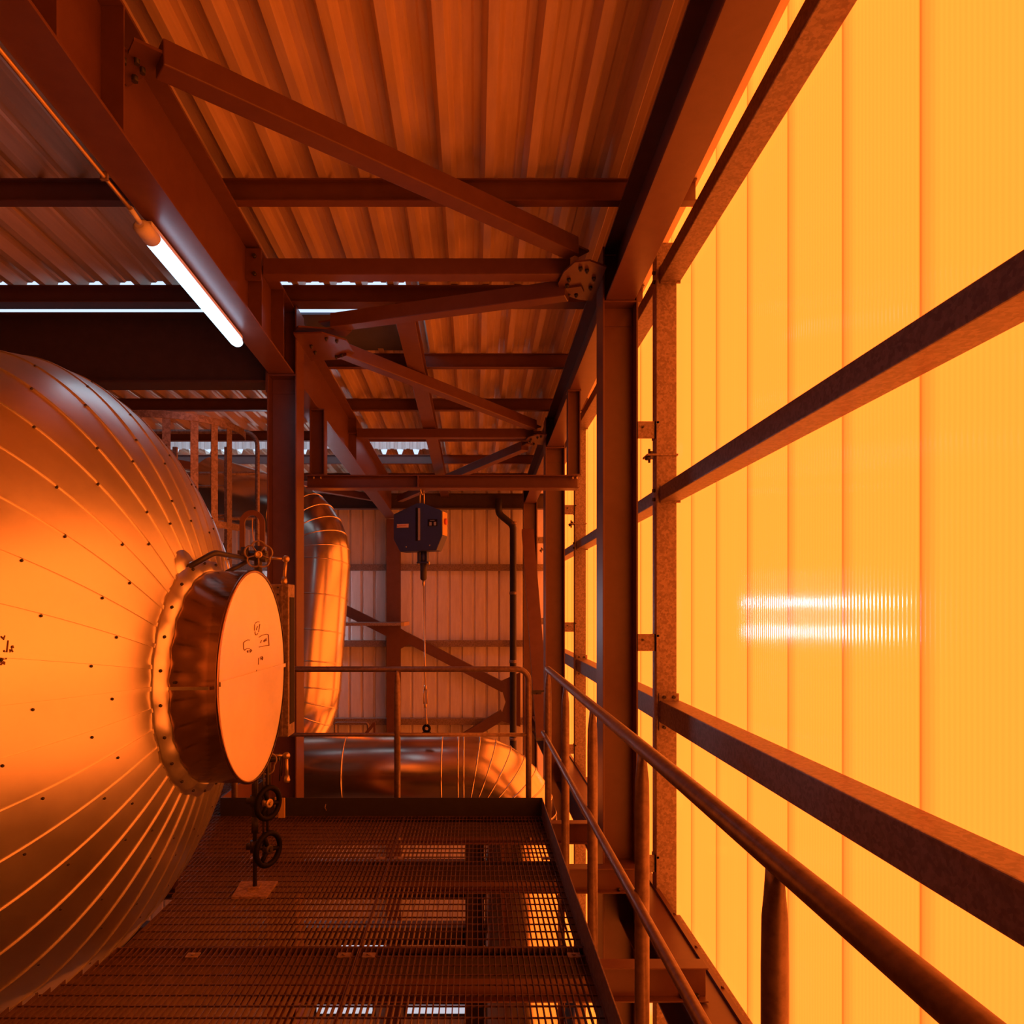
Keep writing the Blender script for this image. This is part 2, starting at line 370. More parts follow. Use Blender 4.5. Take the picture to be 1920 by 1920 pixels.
# the hoist: local frame, front face turned a little to the left
hc=at(783,990,7.06); a=math.radians(15); hx=V((math.cos(a),-math.sin(a),0)); hy=V((math.sin(a),math.cos(a),0)); hz=V((0,0,1))
def hp(px,py,d=0):     # point on the front plane (photo px offsets from centre), d = depth behind it
    return hc+hx*((px-783)/F*7.06/math.cos(a))+hz*(-(py-990)/F*7.06)+hy*d
HO=thing('spring_balancer','blue hanging hoist box under the steel beam with cable and hook','hoist',hp(790,1375,.08))
outl=[(781,943.5),(792,943.5),(828.6,959),(829.7,1006),(818.8,1032.5),(749,1034),(736.5,1010),(736.5,962.5)]
part('housing',MB().plate([hp(x,y) for x,y in outl],hy*.17),BLUE,HO,bevel=.006)
part('lit_side',MB().obox(hp(829.6,982,.085),hx,hy,hz,.003,.078,.118),YELLOW,HO,'right side face with orange light put into its colour')  # orange wall light on the box side, put into its colour
part('knob',MB().lathe([(0,.028),(.012,.034),(.02,.030),(.024,.012)],hp(830,978,.085),hx,20),RED,HO,'round red knob')
part('slot',MB().obox(hp(781.5,983,-.002),hx,hy,hz,.011,.004,.166),BLACK,HO,'dark slot down the middle')
part('strip',MB().obox(hp(786,983,-.004),hx,hy,hz,.010,.004,.162),GREYL,HO,'pale scale strip beside the slot')
lb=part('label_plate',MB().obox(hp(754.5,985,-.003),hx,hy,(hz+hx*.06),.062,.003,.019),PALE,HO,'pale orange sticker')
part('print_line',MB().obox(hp(755,984.5,-.0075),hx,hy,(hz+hx*.06),.04,.001,.002),RED,lb)
part('print_mark',MB().obox(hp(745.5,986.5,-.0075),hx,hy,(hz+hx*.06),.005,.001,.006),RED,lb)
dl=part('label_plate',MB().obox(hp(811.5,981,-.003),hx,hy,hz,.050,.003,.034),BLACK,HO,'black nameplate with pale fields')
part('print_line',MB().obox(hp(811.5,976.8,-.0075),hx,hy,hz,.025,.001,.003),GREYL,dl)
for px in (808,816.5): part('print_field',MB().obox(hp(px,983,-.0075),hx,hy,hz,.013,.001,.018),GREYL,dl)
for px,py in ((761,1025),(806,1023)): part('screw',MB().lathe([(-.004,.004),(0,.008)],hp(px,py,-.002),hy,8),GREYL,HO)
sh=hp(786,943,.085)
part('shackle',MB().tube(fillet([sh+hx*-.022+hz*-.02,sh+hx*-.022+hz*.12,sh+hx*.022+hz*.12,sh+hx*.022+hz*-.02],.02,5),.008,8),BRASS,HO)
part('shackle',MB().tube([sh+hz*.10+hy*math.cos(k*PI/8)*.045+hz*(.045+math.sin(k*PI/8)*.045) for k in range(16)],.008,8,closed=True),BRASS,HO)
cb=hp(789,1034,.085)
br=part('bracket',MB().obox(cb+hz*-.055+hx*-.045,hx,hy,hz,.012,.03,.055).obox(cb+hz*-.055+hx*.04,hx,hy,hz,.008,.03,.055).obox(cb+hz*-.108,hx,hy,hz,.062,.035,.008).cyl(cb+hz*.01,cb+hz*-.11,.03,14),BLUE,HO)
for k in (-1,1): part('bolt',MB().cyl(cb+hx*.058*k+hz*-.13,cb+hx*.058*k+hz*-.095,.009,8),BRASS,br)
part('sleeve',MB().lathe([(.11,.034),(.27,.034),(.285,.026),(.29,.008)],cb,-hz,18),RUBBER,HO,'grey rubber sleeve')
r0=cb-hz*.29; r1=V(hp(793,1290,.085)); r2=V(hp(795,1368,.085))
part('cable',MB().lathe([(0,.012),(.03,.016),(.06,.008)],r0,-hz,10).tube([r0,r1,r1-hz*.02],.0062,8),BRASS,HO)
part('turnbuckle',MB().cyl(r1+hz*.02,r1-hz*.03,.014,8).tube([r1-hz*.02+hx*.018,r1-hz*.17+hx*.018],.007,6).tube([r1-hz*.02-hx*.018,r1-hz*.17-hx*.018],.007,6).cyl(r1-hz*.16,r1-hz*.21,.014,8),BRASS,HO)
part('cable_end',MB().tube([r1-hz*.2,r2+hz*.09,r2+hz*.03],[.006,.007,.014],8),BRASS,HO)
part('hook_block',MB().tube([r2+hx*.033*math.cos(k*PI/7)+hz*.033*math.sin(k*PI/7) for k in range(14)],.014,8,closed=True).obox(r2-hz*.055,hx,hy,hz,.04,.02,.02),BLACK,HO)

# ---------------------------------------------------------------- orange wall: posts and rails
ZS=[(3.905,4.012),(2.316,2.42),(.712,.872),(-.80,-.68)]
def post(y,label):
    t=thing('wall_post',label,'post',(1.392,y+.055,-7.5),'galvanised wall posts')
    part('shaft',MB().box(1.318,1.466,y,y+.11,-7.5,rz(2.80,y)),GALV,t,bevel=.004)
    for z in (2.84,1.29,-.32): 
        b=part('bracket',MB().box(1.19,1.335,y+.02,y+.028,z-.062,z+.062).box(1.31,1.318,y+.02,y+.10,z-.062,z+.062),GALV,t)
        part('bolt',MB().cyl((1.225,y+.006,z+.02),(1.225,y+.02,z+.02),.008,6),RUBBER,b)
        part('bolt',MB().cyl((1.33,y+.0,z+.05),(1.33,y+.02,z+.05),.010,6),RUBBER,b)
    part('splice_plate',MB().box(1.25,1.474,y-.012,y+.13,2.647,2.66),GALV,t)
    b=part('clamp_bolt',MB().cyl((1.272,y+.02,2.60),(1.272,y+.02,2.70),.009,8).cyl((1.262,y+.02,2.62),(1.262,y+.02,2.646),.02,6).cyl((1.283,y+.02,2.66),(1.283,y+.02,2.682),.02,6),RUBBER,t)
    return t
post(5.07,'galvanised wall post beside the big dark red H column')
post(9.20,'galvanised wall post beside the second H column')
post(13.33,'galvanised wall post in the far corner of the orange wall')
BN=['in the nearest bay, running out of the picture','between the first and second wall post','beyond the second wall post']
RN=['topmost galvanised rail','upper galvanised rail','lower galvanised rail','bottom galvanised rail']
for bi,(y0,y1) in enumerate(((-3.6,5.066),(5.184,9.196),(9.314,13.326))):
    for ri,(z0,z1) in enumerate(ZS):
        if ri==3 and bi>1: continue
        t=thing('wall_rail',f'{RN[ri]} on the orange wall {BN[bi]}','rail',(1.41,(y0+y1)/2,z0),'galvanised wall rails')
        part('tube',MB().box(1.340,1.490,y0,y1,z0,z1),RAILG,t,bevel=.006)
        if bi<2 and ri==2:
            p=part('end_plate',MB().box(1.335,1.478,y1-.012,y1,z0-.06,z1+.052),GALV,t)
            for dx in (.035,.105):
                for z in (z1+.026,z0-.034): part('bolt',MB().cyl((1.335+dx,y1-.030,z),(1.335+dx,y1-.012,z),.012,6),RUBBER,p)
        if bi<2 and ri<2:
            p=part('end_plate',MB().box(1.345,1.49,y1-.012,y1,z0-.012,z1+.012),GALV,t)
            part('bolt',MB().cyl((1.30,y1+.045,z1-.02),(1.318,y1+.045,z1-.02),.014,6),RUBBER,p)
            part('bolt',MB().cyl((1.30,y1+.045,z0+.02),(1.318,y1+.045,z0+.02),.014,6),RUBBER,p)
# beam along the foot of the wall and cross beams
t=thing('edge_beam','wide painted beam running along the foot of the orange wall below the walkway','beam',(1.214,5,-.81))
part('section',MB().ibeam((1.214,-3.6,-.6625),(1.214,13.3,-.6625),.295,.248,.011,.016),STEEL,t,bevel=.002)
part('lip',MB().box(1.310,1.340,-3.6,13.3,-.515,-.495),STEEL,t)
for y in (2.9,3.35,3.75,4.2,4.65): part('screw',MB().cyl((1.332,y,-.495),(1.332,y,-.485),.010,6),STEEL,t)
for y,x1,lab in ((3.62,1.213,'short cross beam jutting out from under the walkway, nearest the camera'),(5.0,1.17,'cross beam under the walkway in front of the big dark red H column'),(6.05,1.17,'cross beam beyond the walkway end behind the handrail posts')):
    t=thing('cross_beam',lab,'beam',(0,y+.05,-.505),'walkway cross beams')
    part('section',MB().ibeam((-2.2,y+.05,-.415),(x1,y+.05,-.415),.18,.10,.006,.009),STEEL,t,bevel=.002)
    for bx in (x1-.05,x1-.13): part('bolt',MB().cyl((bx,y+.03,-.497),(bx,y+.03,-.475),.011,6),RUBBER,t)

# ---------------------------------------------------------------- the tank
TXc,TA,TR,TY,TZ,TP=-2.0845,.8333,1.5074,3.445,1.209,1.815
def prof_x(r): return TXc+TA*max(0.0,1-(r/TR)**TP)**(1/TP)
def inside(p,m=0.0):
    r=math.hypot(p[1]-TY,p[2]-TZ)/(TR+m); x=max(0.0,p[0]-TXc)/(TA+m)
    return x**TP+r**TP<1
def hit(px,py):
    d=V(((px-890)/F,1,-(py-1140)/F)); t=.6
    while t<6 and not inside(V((0,0,H))+d*t): t+=.002
    return V((0,0,H))+d*t
def tnorm(p):
    e=1e-3
    def q(p): 
        r=math.hypot(p.y-TY,p.z-TZ)/TR; x=max(0.0,p.x-TXc)/TA; return x**TP+r**TP
    return V([(q(p+V([e if i==k else 0 for i in range(3)]))-q(p)) for k in range(3)]).normalized()
TK=thing('insulated_tank','huge horizontal tank clad in riveted metal sheets at left','tank',(-3.4,TY,TZ-TR))
prof=[]
for k in range(2,49):
    ph=PI/2*k/48; prof.append((TXc+TA*math.cos(ph)**(2/TP) if k<48 else TXc,TR*math.sin(ph)**(2/TP)))
prof=[(x,r) for x,r in prof if r>.42]; prof+=[(-2.6,TR),(-3.4,TR),(-4.4,TR),(-5.6,TR),(-5.62,TR-.02)]
part('shell',MB().lathe([(x,r) for x,r in prof],(0,TY,TZ),(1,0,0),200),ALU,TK)
def meridian(t,r0=.535):
    out=[]; 
    for k in range(40):
        r=r0+(TR-r0)*(1-(1-k/39)**2); out.append((prof_x(r),r))
    out+=[(-2.4,TR),(-3.0,TR),(-4.0,TR)]
    return out
sm=MB(); sc=MB()
for k in range(40):
    t=PI+2*PI*k/40; e=V((0,math.cos(t),math.sin(t))); tg=V((0,-math.sin(t),math.cos(t)))
    if e.y>.75: continue
    m=meridian(t); rs=[]
    for i,(x,r) in enumerate(m):
        p=V((x,TY,TZ))+e*r; nn=tnorm(p) if x>TXc+1e-3 else e
        w=.010
        rs.append([p-tg*w-nn*.004,p-tg*(w*.9)+nn*.0055,p+tg*(w*.9)+nn*.0055,p+tg*w-nn*.004])
    sm.rings(rs,smooth=False)
    for j,r in enumerate((.78,1.06,1.30,1.46)):
        r=r+(.07 if k%2 else -.02); 
        if r>1.49: continue
        p=V((prof_x(r),TY,TZ))+e*r; nn=tnorm(p); p=p+tg*.017
        sc.lathe([(-.002,.0056),(.004,.0056),(.007,.003)],p,nn,8)
part('seam_strips',sm,ALU,TK); part('screw_heads',sc,RUBBER,TK,kind='stuff')
# manhole drum
DX,DR=-1.0786,.513
MH=part('manhole_drum',MB().lathe([(-1.36,DR),(DX-.012,DR),(DX-.010,DR+.008),(DX+.002,DR+.008),(DX+.004,DR+.002),(DX+.004,DR-.006)],(0,TY,TZ),(1,0,0),96,caps=False),DRUM,TK)
part('cover_disc',MB().lathe([(DX-.02,DR-.004),(DX,DR-.004),(DX,.0008)],(0,TY,TZ),(1,0,0),96,smooth=False),ALUD,MH)
part('cover_seam',MB().box(DX-.002,DX+.010,TY-.505,TY+.505,1.210,1.230),ALUD,MH)
rs=[]
for k in range(96):
    t=2*PI*k/96; e=V((0,math.cos(t),math.sin(t))); wv=.007*math.sin(k*PI*2/96*24)
    x=prof_x(.56); c=V((0,TY,TZ)); rs.append([c+V((x-.02,0,0))+e*.575,c+V((x+.012,0,0))+e*(.572+wv),c+V((x+.045+wv,0,0))+e*(.522),c+V((x+.05,0,0))+e*.508,c+V((x-.02,0,0))+e*.508])
part('flashing_collar',MB().rings(rs,closed=True),ALU,MH)
for k in range(24):
    t=2*PI*(k+.5)/24; e=V((0,math.cos(t),math.sin(t)))
    if e.y>.6: continue
    part('screw',MB().lathe([(-.01,.007),(.006,.007),(.009,.003)],V((prof_x(.56)+.026,TY,TZ))+e*.552,(V((1,0,0))+e*.7),8),RUBBER,MH)
part('rim_seam',MB().box(-1.29,DX-.035,TY-DR-.004,TY-DR+.004,TZ-.012,TZ+.002),ALUD,MH)
part('screw',MB().lathe([(-.002,.006),(.005,.006)],(-1.26,TY-DR,TZ+.02),(0,-1,0),8),RUBBER,MH)
# marker writing on the cover and on the shell
def dpt(zx,zy):
    x=440+zx/14.77; y=1150+zy/14.77; Y=DX*F/(x-890); return V((DX+.0015,Y,H-(y-1140)/F*Y))
ink=MB()
for st in ([(570,275),(600,245),(640,232),(680,240)],[(560,500),(562,560),(580,600),(610,595),(635,550)],[(632,355),(606,420),(600,465)],
           [(550,300),(545,480)],[(690,300),(660,520)],
           [(240,815),(285,775),(345,737),(410,740)],[(245,985),(268,1022),(330,978),(412,970)],[(240,815),(245,985)],[(335,1050),(365,1030),(345,1080),(380,1070)],[(440,990),(465,1030),(420,1082),(412,1040),(440,990)],
           [(668,662),(760,605),(880,578),(925,590),(945,890),(800,905),(668,935)],[(740,745),(712,820)],[(790,770),(830,725),(800,790),(830,790)],[(840,730),(870,690),(875,740),(850,770),(840,730)],
           [(662,1235),(652,1420)],[(740,1200),(705,1215),(710,1250),(735,1250),(720,1290)],[(765,1195),(745,1240),(755,1290),(775,1240),(765,1195)],[(598,1570),(604,1638),(628,1625)]):
    part('pen_mark',MB().tube([dpt(*p) for p in st],.0015,6),INK,MH)
ink=MB()
def tpt(zx,zy):
    p=hit(zx/16,1160+zy/16); return p+tnorm(p)*.0015
for st in ([(20,530),(98,612),(138,508)],[(240,652),(210,930),(175,1215),(70,1205),(0,1192)],[(240,1085),(272,1045),(305,1090),(345,1060),(365,1118)],[(285,920),(305,988),(345,930),(380,1002)],
           [(335,830),(365,825),(390,880),(360,880),(335,830)],[(118,945),(112,985),(128,1000),(118,945)],[(-10,1160),(22,1108),(55,1150)],[(85,1290),(125,1310),(118,1370),(82,1350),(85,1290)],[(0,1300),(40,1310),(30,1380),(-10,1380)]):
    part('pen_mark',MB().tube([tpt(*p) for p in st],.0026,6),INK,TK)
# nozzle rosettes and feet
p=hit(349,1066); nn=tnorm(p)
part('nozzle_rosette',MB().lathe([(-.03,.088),(.005,.088),(.007,.02)],p,nn,32),ALU,TK)
p2=hit(424,1052); n2=tnorm(p2)
part('nozzle_rosette',MB().lathe([(-.03,.06),(.004,.06),(.006,.02)],p2,n2,32),ALU,TK)
for x in (-2.9,-4.6): part('saddle',MB().box(x-.12,x+.12,TY-.9,TY+.9,-7.5,TZ-TR*.80),STEELD,TK)

# ---------------------------------------------------------------- level gauge column beside the manhole
gp=at(478,1665,3.83); gx=gp.x
G=thing('level_gauge','valve column with two black handwheels standing on the grating beside the manhole','gauge',(gx,3.83,0))
part('base_plate',MB().add([at(434,1686,3.70),at(499,1686,3.70),at(521,1656,3.915),at(452,1656,3.915)],[(0,1,2,3)]).box(gx-.03,gx+.03,3.80,3.86,.003,.02),RUST,G,'rough brown foot plate',bevel=0)
bp=[V((v.x,v.y,.0)) for v in (at(434,1686,3.70),at(499,1686,3.70),at(521,1656,3.915),at(452,1656,3.915))]
part('foot_plate',MB().plate(bp,(0,0,.012)),RUST,G,'rough brown square plate')
zt=at(478,1440,3.83).z
part('standpipe',MB().tube([(gx,3.83,.01),(gx,3.83,.36),(gx,3.83,.37),(gx,3.83,1.0)],[.012,.012,.017,.017],12).cyl((gx,3.83,.31),(gx,3.83,.40),.019,12),RUBBER,G)
part('tie_rod',MB().cyl((gx+.055,3.80,.18),(gx+.055,3.80,.9),.006,8).cyl((gx+.072,3.82,.30),(gx+.072,3.82,.9),.008,8),RUBBER,G)
wn=V((.87,-.49,0)); wt=V((.49,.87,0))
for cy,R in ((1504,.082),(1590,.085)):
    zc=H-(cy-1140)/F*3.80; c=V((gx,3.83,zc))+wn*.10
    vb=part('valve_body',MB().cyl(V((gx-.045,3.83,zc-.003)),V((gx+.05,3.83,zc-.003)),.018,12).cyl(V((gx,3.83,zc-.03)),V((gx,3.83,zc+.03)),.026,12).cyl(V((gx,3.83,zc)),c,.013,12),RUBBER,G)
    hw=part('handwheel',MB().tube([c+(wt*math.cos(k*PI/16)+hz*math.sin(k*PI/16))*R for k in range(32)],.015,10,closed=True),BLACK,G,'black round handwheel')
    sp=MB()
    for k in range(3):
        t=PI/2+.35+k*2*PI/3; sp.tube([c,c+(wt*math.cos(t)+hz*math.sin(t))*R],.012,8)
    part('spoke',sp,BLACK,hw)
    part('hub',MB().lathe([(-.02,.026),(.012,.026),(.016,.02)],c,wn,20).lathe([(.0,.010),(.026,.010)],c,wn,8),BRASS if cy<1550 else RUBBER,hw)
zs=H-(1530-1140)/F*3.80
part('tag_plate',MB().box(gx+.075,gx+.135,3.945,3.96,zs-.05,zs+.06).box(gx+.10,gx+.135,3.93,3.96,zs-.05,zs+.06),YELLOW,G,'small yellowish tag')
# gauge box with slotted side
bx0,bx1,by0,by1=-1.215,-1.066,4.0,4.14; bz1=H+45/F*4.0; bz0=H-242/F*4.0
gb=part('gauge_box',MB().box(bx0,bx1,by0,by1,bz0,bz1),GALV,G,'slotted metal level box',bevel=.004)
part('slot',MB().box(bx1-.002,bx1+.003,by0+.025,by1-.02,bz0+.07,bz1-.075),BLACK,gb)
part('cover_strip',MB().box(bx1-.045,bx1-.035,by0-.006,by0,bz0+.01,bz1-.01),GALV,gb)
for z in (bz1-.02,bz1-.06,bz0+.03): part('screw',MB().lathe([(0,.005),(.004,.005)],(bx1-.06,by0,z),(0,-1,0),8),RUBBER,gb)
# upper valve with petal handwheel, pipe, arch and lever
vy=3.86
vc=at(484,1041,vy)
part('inlet_pipe',MB().tube(fillet([p,at(402,1036,p.y+.10),at(462,1048,vy)],.07,6),.0135,12),RUBBER,G)
part('inlet_pipe',MB().tube([at(424,1074,3.75),at(464,1052,vy)],.0125,12),RUBBER,G)
part('valve_body',MB().cyl(at(452,1040,vy+.03),at(500,1046,vy+.03),.026,14).cyl(at(484,1085,vy+.03),at(484,1024,vy+.03),.022,14).cyl(at(459,1052,vy),at(459,1026,vy),.022,8).cyl(vc+V((0,.03,0)),vc+V((0,-.05,0)),.011,10),RUBBER,G)
fw=V((.33,-.94,0)).normalized(); ft=V((.94,.33,0)).normalized(); c=vc+fw*.055
pts=[]
for k in range(60):
    t=2*PI*k/60; r=.060+.014*abs(math.cos(2.5*(t-PI/2)))**.8; pts.append(c+(ft*math.cos(t)+hz*math.sin(t))*r)
wh=part('petal_handwheel',MB().tube(pts,.0052,8,closed=True),GALV,G,'flower shaped handwheel')
sp=MB()
for k in range(5):
    t=PI/2+PI/5+k*2*PI/5; sp.tube([c+(ft*math.cos(t)+hz*math.sin(t))*.018,c+(ft*math.cos(t)+hz*math.sin(t))*.060],.0042,6)
part('spoke',sp,GALV,wh); part('hub',MB().lathe([(-.015,.02),(.010,.02),(.012,.010),(.0,.009)],c,fw,18),BRASS,wh)
ay=4.02
out=[];inn=[]
for k in range(17):
    t=PI*k/16; cc=at(472.5,981,ay); R0=.0725;r0=.043
    out.append(cc+V((-math.cos(t)*R0,0,math.sin(t)*R0*1.05))); inn.append(cc+V((-math.cos(t)*r0,0,math.sin(t)*r0*1.05)))
zb=at(470,1036,ay).z
out=[V((out[0].x,ay,zb))]+out+[V((out[-1].x,ay,zb))]; inn=[V((inn[0].x,ay,zb))]+inn+[V((inn[-1].x,ay,zb))]
m=MB(); n=len(out)
vs=out+inn+[v+V((0,.012,0)) for v in out+inn]
m.add(vs,[(i,i+1,n+i+1,n+i) for i in range(n-1)]+[(2*n+i,3*n+i,3*n+i+1,2*n+i+1) for i in range(n-1)]+[(i,2*n+i,2*n+i+1,i+1) for i in range(n-1)]+[(n+i,n+i+1,3*n+i+1,3*n+i) for i in range(n-1)])
part('arch_plate',m,STEEL,G,'upright arch shaped plate')
part('arch_foot',MB().bar(at(448,1036,ay),at(500,1036,ay),.05,.02),RUBBER,G)
part('wire',MB().tube([at(473.5,972,ay-.02),at(473,990,ay-.02),at(474,1003,ay-.02),at(477,1017,ay-.02)],.0028,6),YELLOW,G)
for (ax,ayp,bx,by_,ex,ey) in ((508,1046,536,1048,533,1086),(511,1416,537,1417,538,1458)):
    q0,q1,q2=at(ax,ayp,3.92),at(bx,by_,3.92),at(ex,ey,3.90)
    lv=part('drain_lever',MB().tube([q0-V((.05,0,0)),q1],.0085,10).tube([q1,q2],.0095,10),BRASS,G)
    part('lever_knob',MB().ball(q1,.021).lathe([(-.012,.013),(.016,.018),(.028,.012)],q2,(q2-q1),12),BRASS,lv)
lc=at(493,1430,3.84); pts=[lc+(ft*math.cos(2*PI*k/50)+hz*math.sin(2*PI*k/50))*(.06+.014*abs(math.cos(2.5*(2*PI*k/50-PI/2)))) for k in range(50)]
part('petal_handwheel',MB().tube(pts,.005,8,closed=True),GALV,G,'lower flower shaped handwheel')
part('lower_valve_body',MB().cyl(at(480,1425,3.95),at(525,1420,3.95),.022,12).cyl(at(503,1400,3.97),at(503,1478,3.97),.014,12),RUBBER,G)
part('chain',MB().cyl(at(527,1420,3.93),at(524,1464,3.93),.004,6).cyl(at(531,1420,3.93),at(528,1455,3.93),.003,6),RUBBER,G)

# ---------------------------------------------------------------- walkway
def grating(x0,x1,y0,y1,label,cut=False):
    t=thing('floor_grating',label,'grating',((x0+x1)/2,(y0+y1)/2,-.03),'walkway gratings')
    m=MB(); p=.0255; nx=int(round((x1-x0)/p)); 
    def spans(fn,a,b):
        if not cut: return [(a,b)]
        out=[];st=None;k=a
        while k<=b:
            ok=not inside(fn(k),.03)
            if ok and st is None: st=k
            if not ok and st is not None: out.append((st,k)); st=None
            k+=.02
        if st is not None: out.append((st,b))
        return out
    for i in range(nx+1):
        x=x0+(x1-x0)*i/nx; w=.0016 if 0<i<nx else .0028
        for a,b in spans(lambda k:V((x,k,0)),y0,y1):
            if b-a>.03: m.box(x-w,x+w,a,b,-.030,0)
    ny=int((y1-y0)/.076)
    for j in range(ny+1):
        y=y0+(y1-y0)*j/ny; w=.0022 if 0<j<ny else .003
        for a,b in spans(lambda k:V((k,y,0)),x0,x1):
            if b-a>.03: m.box(a,b,y-w,y+w,-.008 if 0<j<ny else -.03,-.0015)
    part('bars',m,GRATE,t); return t
g=[grating(-.516,.494,3.185,5.18,'far right walkway grating in the corner by the toe boards'),
 grating(-.516,.494,-.6,3.175,'near right walkway grating along the orange wall handrail'),
 grating(-2.9,-.524,3.185,5.18,'far left walkway grating under the valve column',True),
 grating(-2.9,-.524,-.6,3.175,'near left walkway grating under the tank belly',True),
 grating(-3.4,-1.90,5.195,8.2,'rear walkway grating behind the tank, left of the far toe board')]
for gi,pts in ((0,((-.47,4.30),(.44,4.30))),(2,((-.58,4.30),(-1.35,4.30))),(1,((-.47,3.10),(.44,3.10))),(3,((-.58,3.10),(-1.25,3.10)))):
    for x,y in pts: part('clip',MB().box(x-.028,x+.028,y-.02,y+.02,-.001,.004).cyl((x,y,.004),(x,y,.010),.009,8),GALV,g[gi])
for y,lab in ((2.06,'support bar under the near gratings'),(3.18,'support bar under the joint between near and far gratings'),(4.30,'support bar under the middle of the far gratings'),(5.14,'support bar under the far end of the walkway')):
    m=MB()
    if y in (3.18,): xs=-1.60
    else: xs=-2.15 if y<4 else -1.95
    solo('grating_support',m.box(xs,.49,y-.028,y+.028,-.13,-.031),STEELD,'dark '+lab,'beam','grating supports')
TB=STEELD
t=solo('toe_board',MB().box(.497,.503,-1.2,5.186,-.13,.132),RAILG,'long toe board along the right edge of the walkway','toe board','walkway toe boards',bevel=.001)
t=thing('toe_board','toe board across the far end of the walkway','toe board',(-.7,5.19,-.03),'walkway toe boards')
part('plate',MB().box(-1.888,.503,5.187,5.193,-.13,.132),RUBBER,t)
part('return_plate',MB().box(-1.891,-1.885,5.193,6.0,-.05,.132),STEEL,t)
part('chalk_mark',MB().tube([at(611,1508,5.184),at(609,1514,5.184),at(612,1520,5.184)],.004,6),RUST,t)
# handrails
def railpost(y,x,ztop,zb=-.2):
    rs=[]
    for z,rx,ry in ((zb,.0242,.0242),(ztop-.19,.0242,.0242),(ztop-.10,.0225,.026),(ztop-.035,.015,.028),(ztop,.012,.028)):
        rs.append([V((x+rx*math.cos(2*PI*k/16),y+ry*math.sin(2*PI*k/16),z)) for k in range(16)])
    return MB().rings(rs)
t=thing('handrail','tubular handrail along the right edge of the walkway beside the orange wall','handrail',(.552,2.5,-.2),'walkway handrails')
part('top_rail',MB().tube([(.552,-1.2,1.08),(.552,5.27,1.08)],.0242,20),TUBE,t)
part('mid_rail',MB().tube([(.520,-1.2,.597),(.520,5.31,.597)],.0165,16),TUBE,t)
for y in (5.255,4.25,3.275,2.305,1.285): part('post',railpost(y,.552,1.072),TUBE,t)
t=thing('handrail','tubular handrail across the far end of the walkway in front of the ducts','handrail',(-.7,5.24,-.2),'walkway handrails')
part('top_rail',MB().tube(fillet([(-2.0,5.24,1.083),(.404,5.24,1.083),(.404,5.24,-.2)],.085,8),.0215,16),TUBE,t)
part('mid_rail',MB().tube([(-1.9,5.24,.592),(.404,5.24,.592)],.0150,14),TUBE,t)
for x in (-.58,-1.80): part('post',railpost(5.24,x,1.075),TUBE,t)
part('corner_post',railpost(5.9,-1.92,1.07),TUBE,t)
part('latch',MB().box(.43,.50,5.235,5.245,.895,.925).cyl((.46,5.24,.90),(.52,5.25,.92),.008,8),RUBBER,t)

# ---------------------------------------------------------------- ladder cage and platform rails behind the tank
cx,cyy,cr=-2.65,6.2,.58
t=thing('ladder_cage','curved galvanised safety cage of hoops and flat bars rising behind the tank','cage',(cx,cyy,0))
def hoop(z0,z1,a0=-200,a1=20):
    rs=[]
    for k in range(45):
        a=math.radians(a0+(a1-a0)*k/44); e=V((math.cos(a),math.sin(a),0)); c=V((cx,cyy,0))
        rs.append([c+e*cr+V((0,0,z0)),c+e*(cr+.008)+V((0,0,z0)),c+e*(cr+.008)+V((0,0,z1)),c+e*cr+V((0,0,z1))])
    return MB().rings(rs,smooth=False)
for z in (3.075,2.215,1.35): part('hoop',hoop(z,z+.058),GALV,t)
for th in (-50,-28,-6,16,37,54,70):
    a=math.radians(th-90); e=V((math.cos(a),math.sin(a),0)); tg=V((-e.y,e.x,0)); c=V((cx,cyy,0))+e*(cr-.004)
    part('flat_bar',MB().obox(c+V((0,0,2.2)),tg,e,(0,0,1),.031,.004,.9),GALV,t)
for sx in (-.25,.25): part('stile',MB().box(cx+sx-.02,cx+sx+.02,cyy+.55,cyy+.58,-.03,3.1),GALV,t)
for k in range(10): part('rung',MB().cyl((cx-.25,cyy+.565,.2+.28*k),(cx+.25,cyy+.565,.2+.28*k),.012,8),GALV,t)
t=thing('guard_rail','galvanised tube guard rail with rounded corner behind the ladder cage','handrail',(-2.8,6.9,-.03))
part('top_rail',MB().tube(fillet([(-2.13,6.85,-.03),(-2.13,6.85,3.27),(-3.55,6.85,3.27),(-3.55,6.85,-.03)],.14,8),.022,14),GALV,t)
for z in (2.86,2.42): part('mid_rail',MB().tube([(-2.13,6.85,z),(-3.55,6.85,z)],.018,12),GALV,t)

# ---------------------------------------------------------------- insulated ducts
def ringband(path_pt,d,r):
    return MB().lathe([(-.008,r),(-.006,r+.008),(.006,r+.008),(.008,r)],path_pt,d,48,caps=False)
t=thing('insulated_duct','horizontal insulated duct bending down at its right end behind the far toe board','duct',(-.4,7.45,-7.4),'insulated ducts')
DRr=.385; yd=7.45; zd=H-245/F*7.45-DRr+.045; rb=.61; xb=-.113
path=[V((-3.2,yd,zd)),V((xb,yd,zd))]; bands=[]
arc=[V((xb+rb*math.sin(PI/2*k/9),yd,zd-rb+rb*math.cos(PI/2*k/9))) for k in range(10)]
full=path[:1]+arc+[V((xb+rb,yd,-7.45))]
part('pipe',MB().tube(full,DRr,56),DUCT,t)
for x in (-2.37,-1.355,-.34,-.17): part('band',ringband(V((x,yd,zd)),(1,0,0),DRr),DUCT,t)
for k,pnt in enumerate(arc): 
    a=PI/2*k/9; part('band',ringband(pnt,(math.cos(a),0,-math.sin(a)),DRr),DUCT,t)
t=thing('insulated_duct','upright insulated duct with elbows rising beside the grey lit column','duct',(-2.1,8.5,-.6),'insulated ducts')
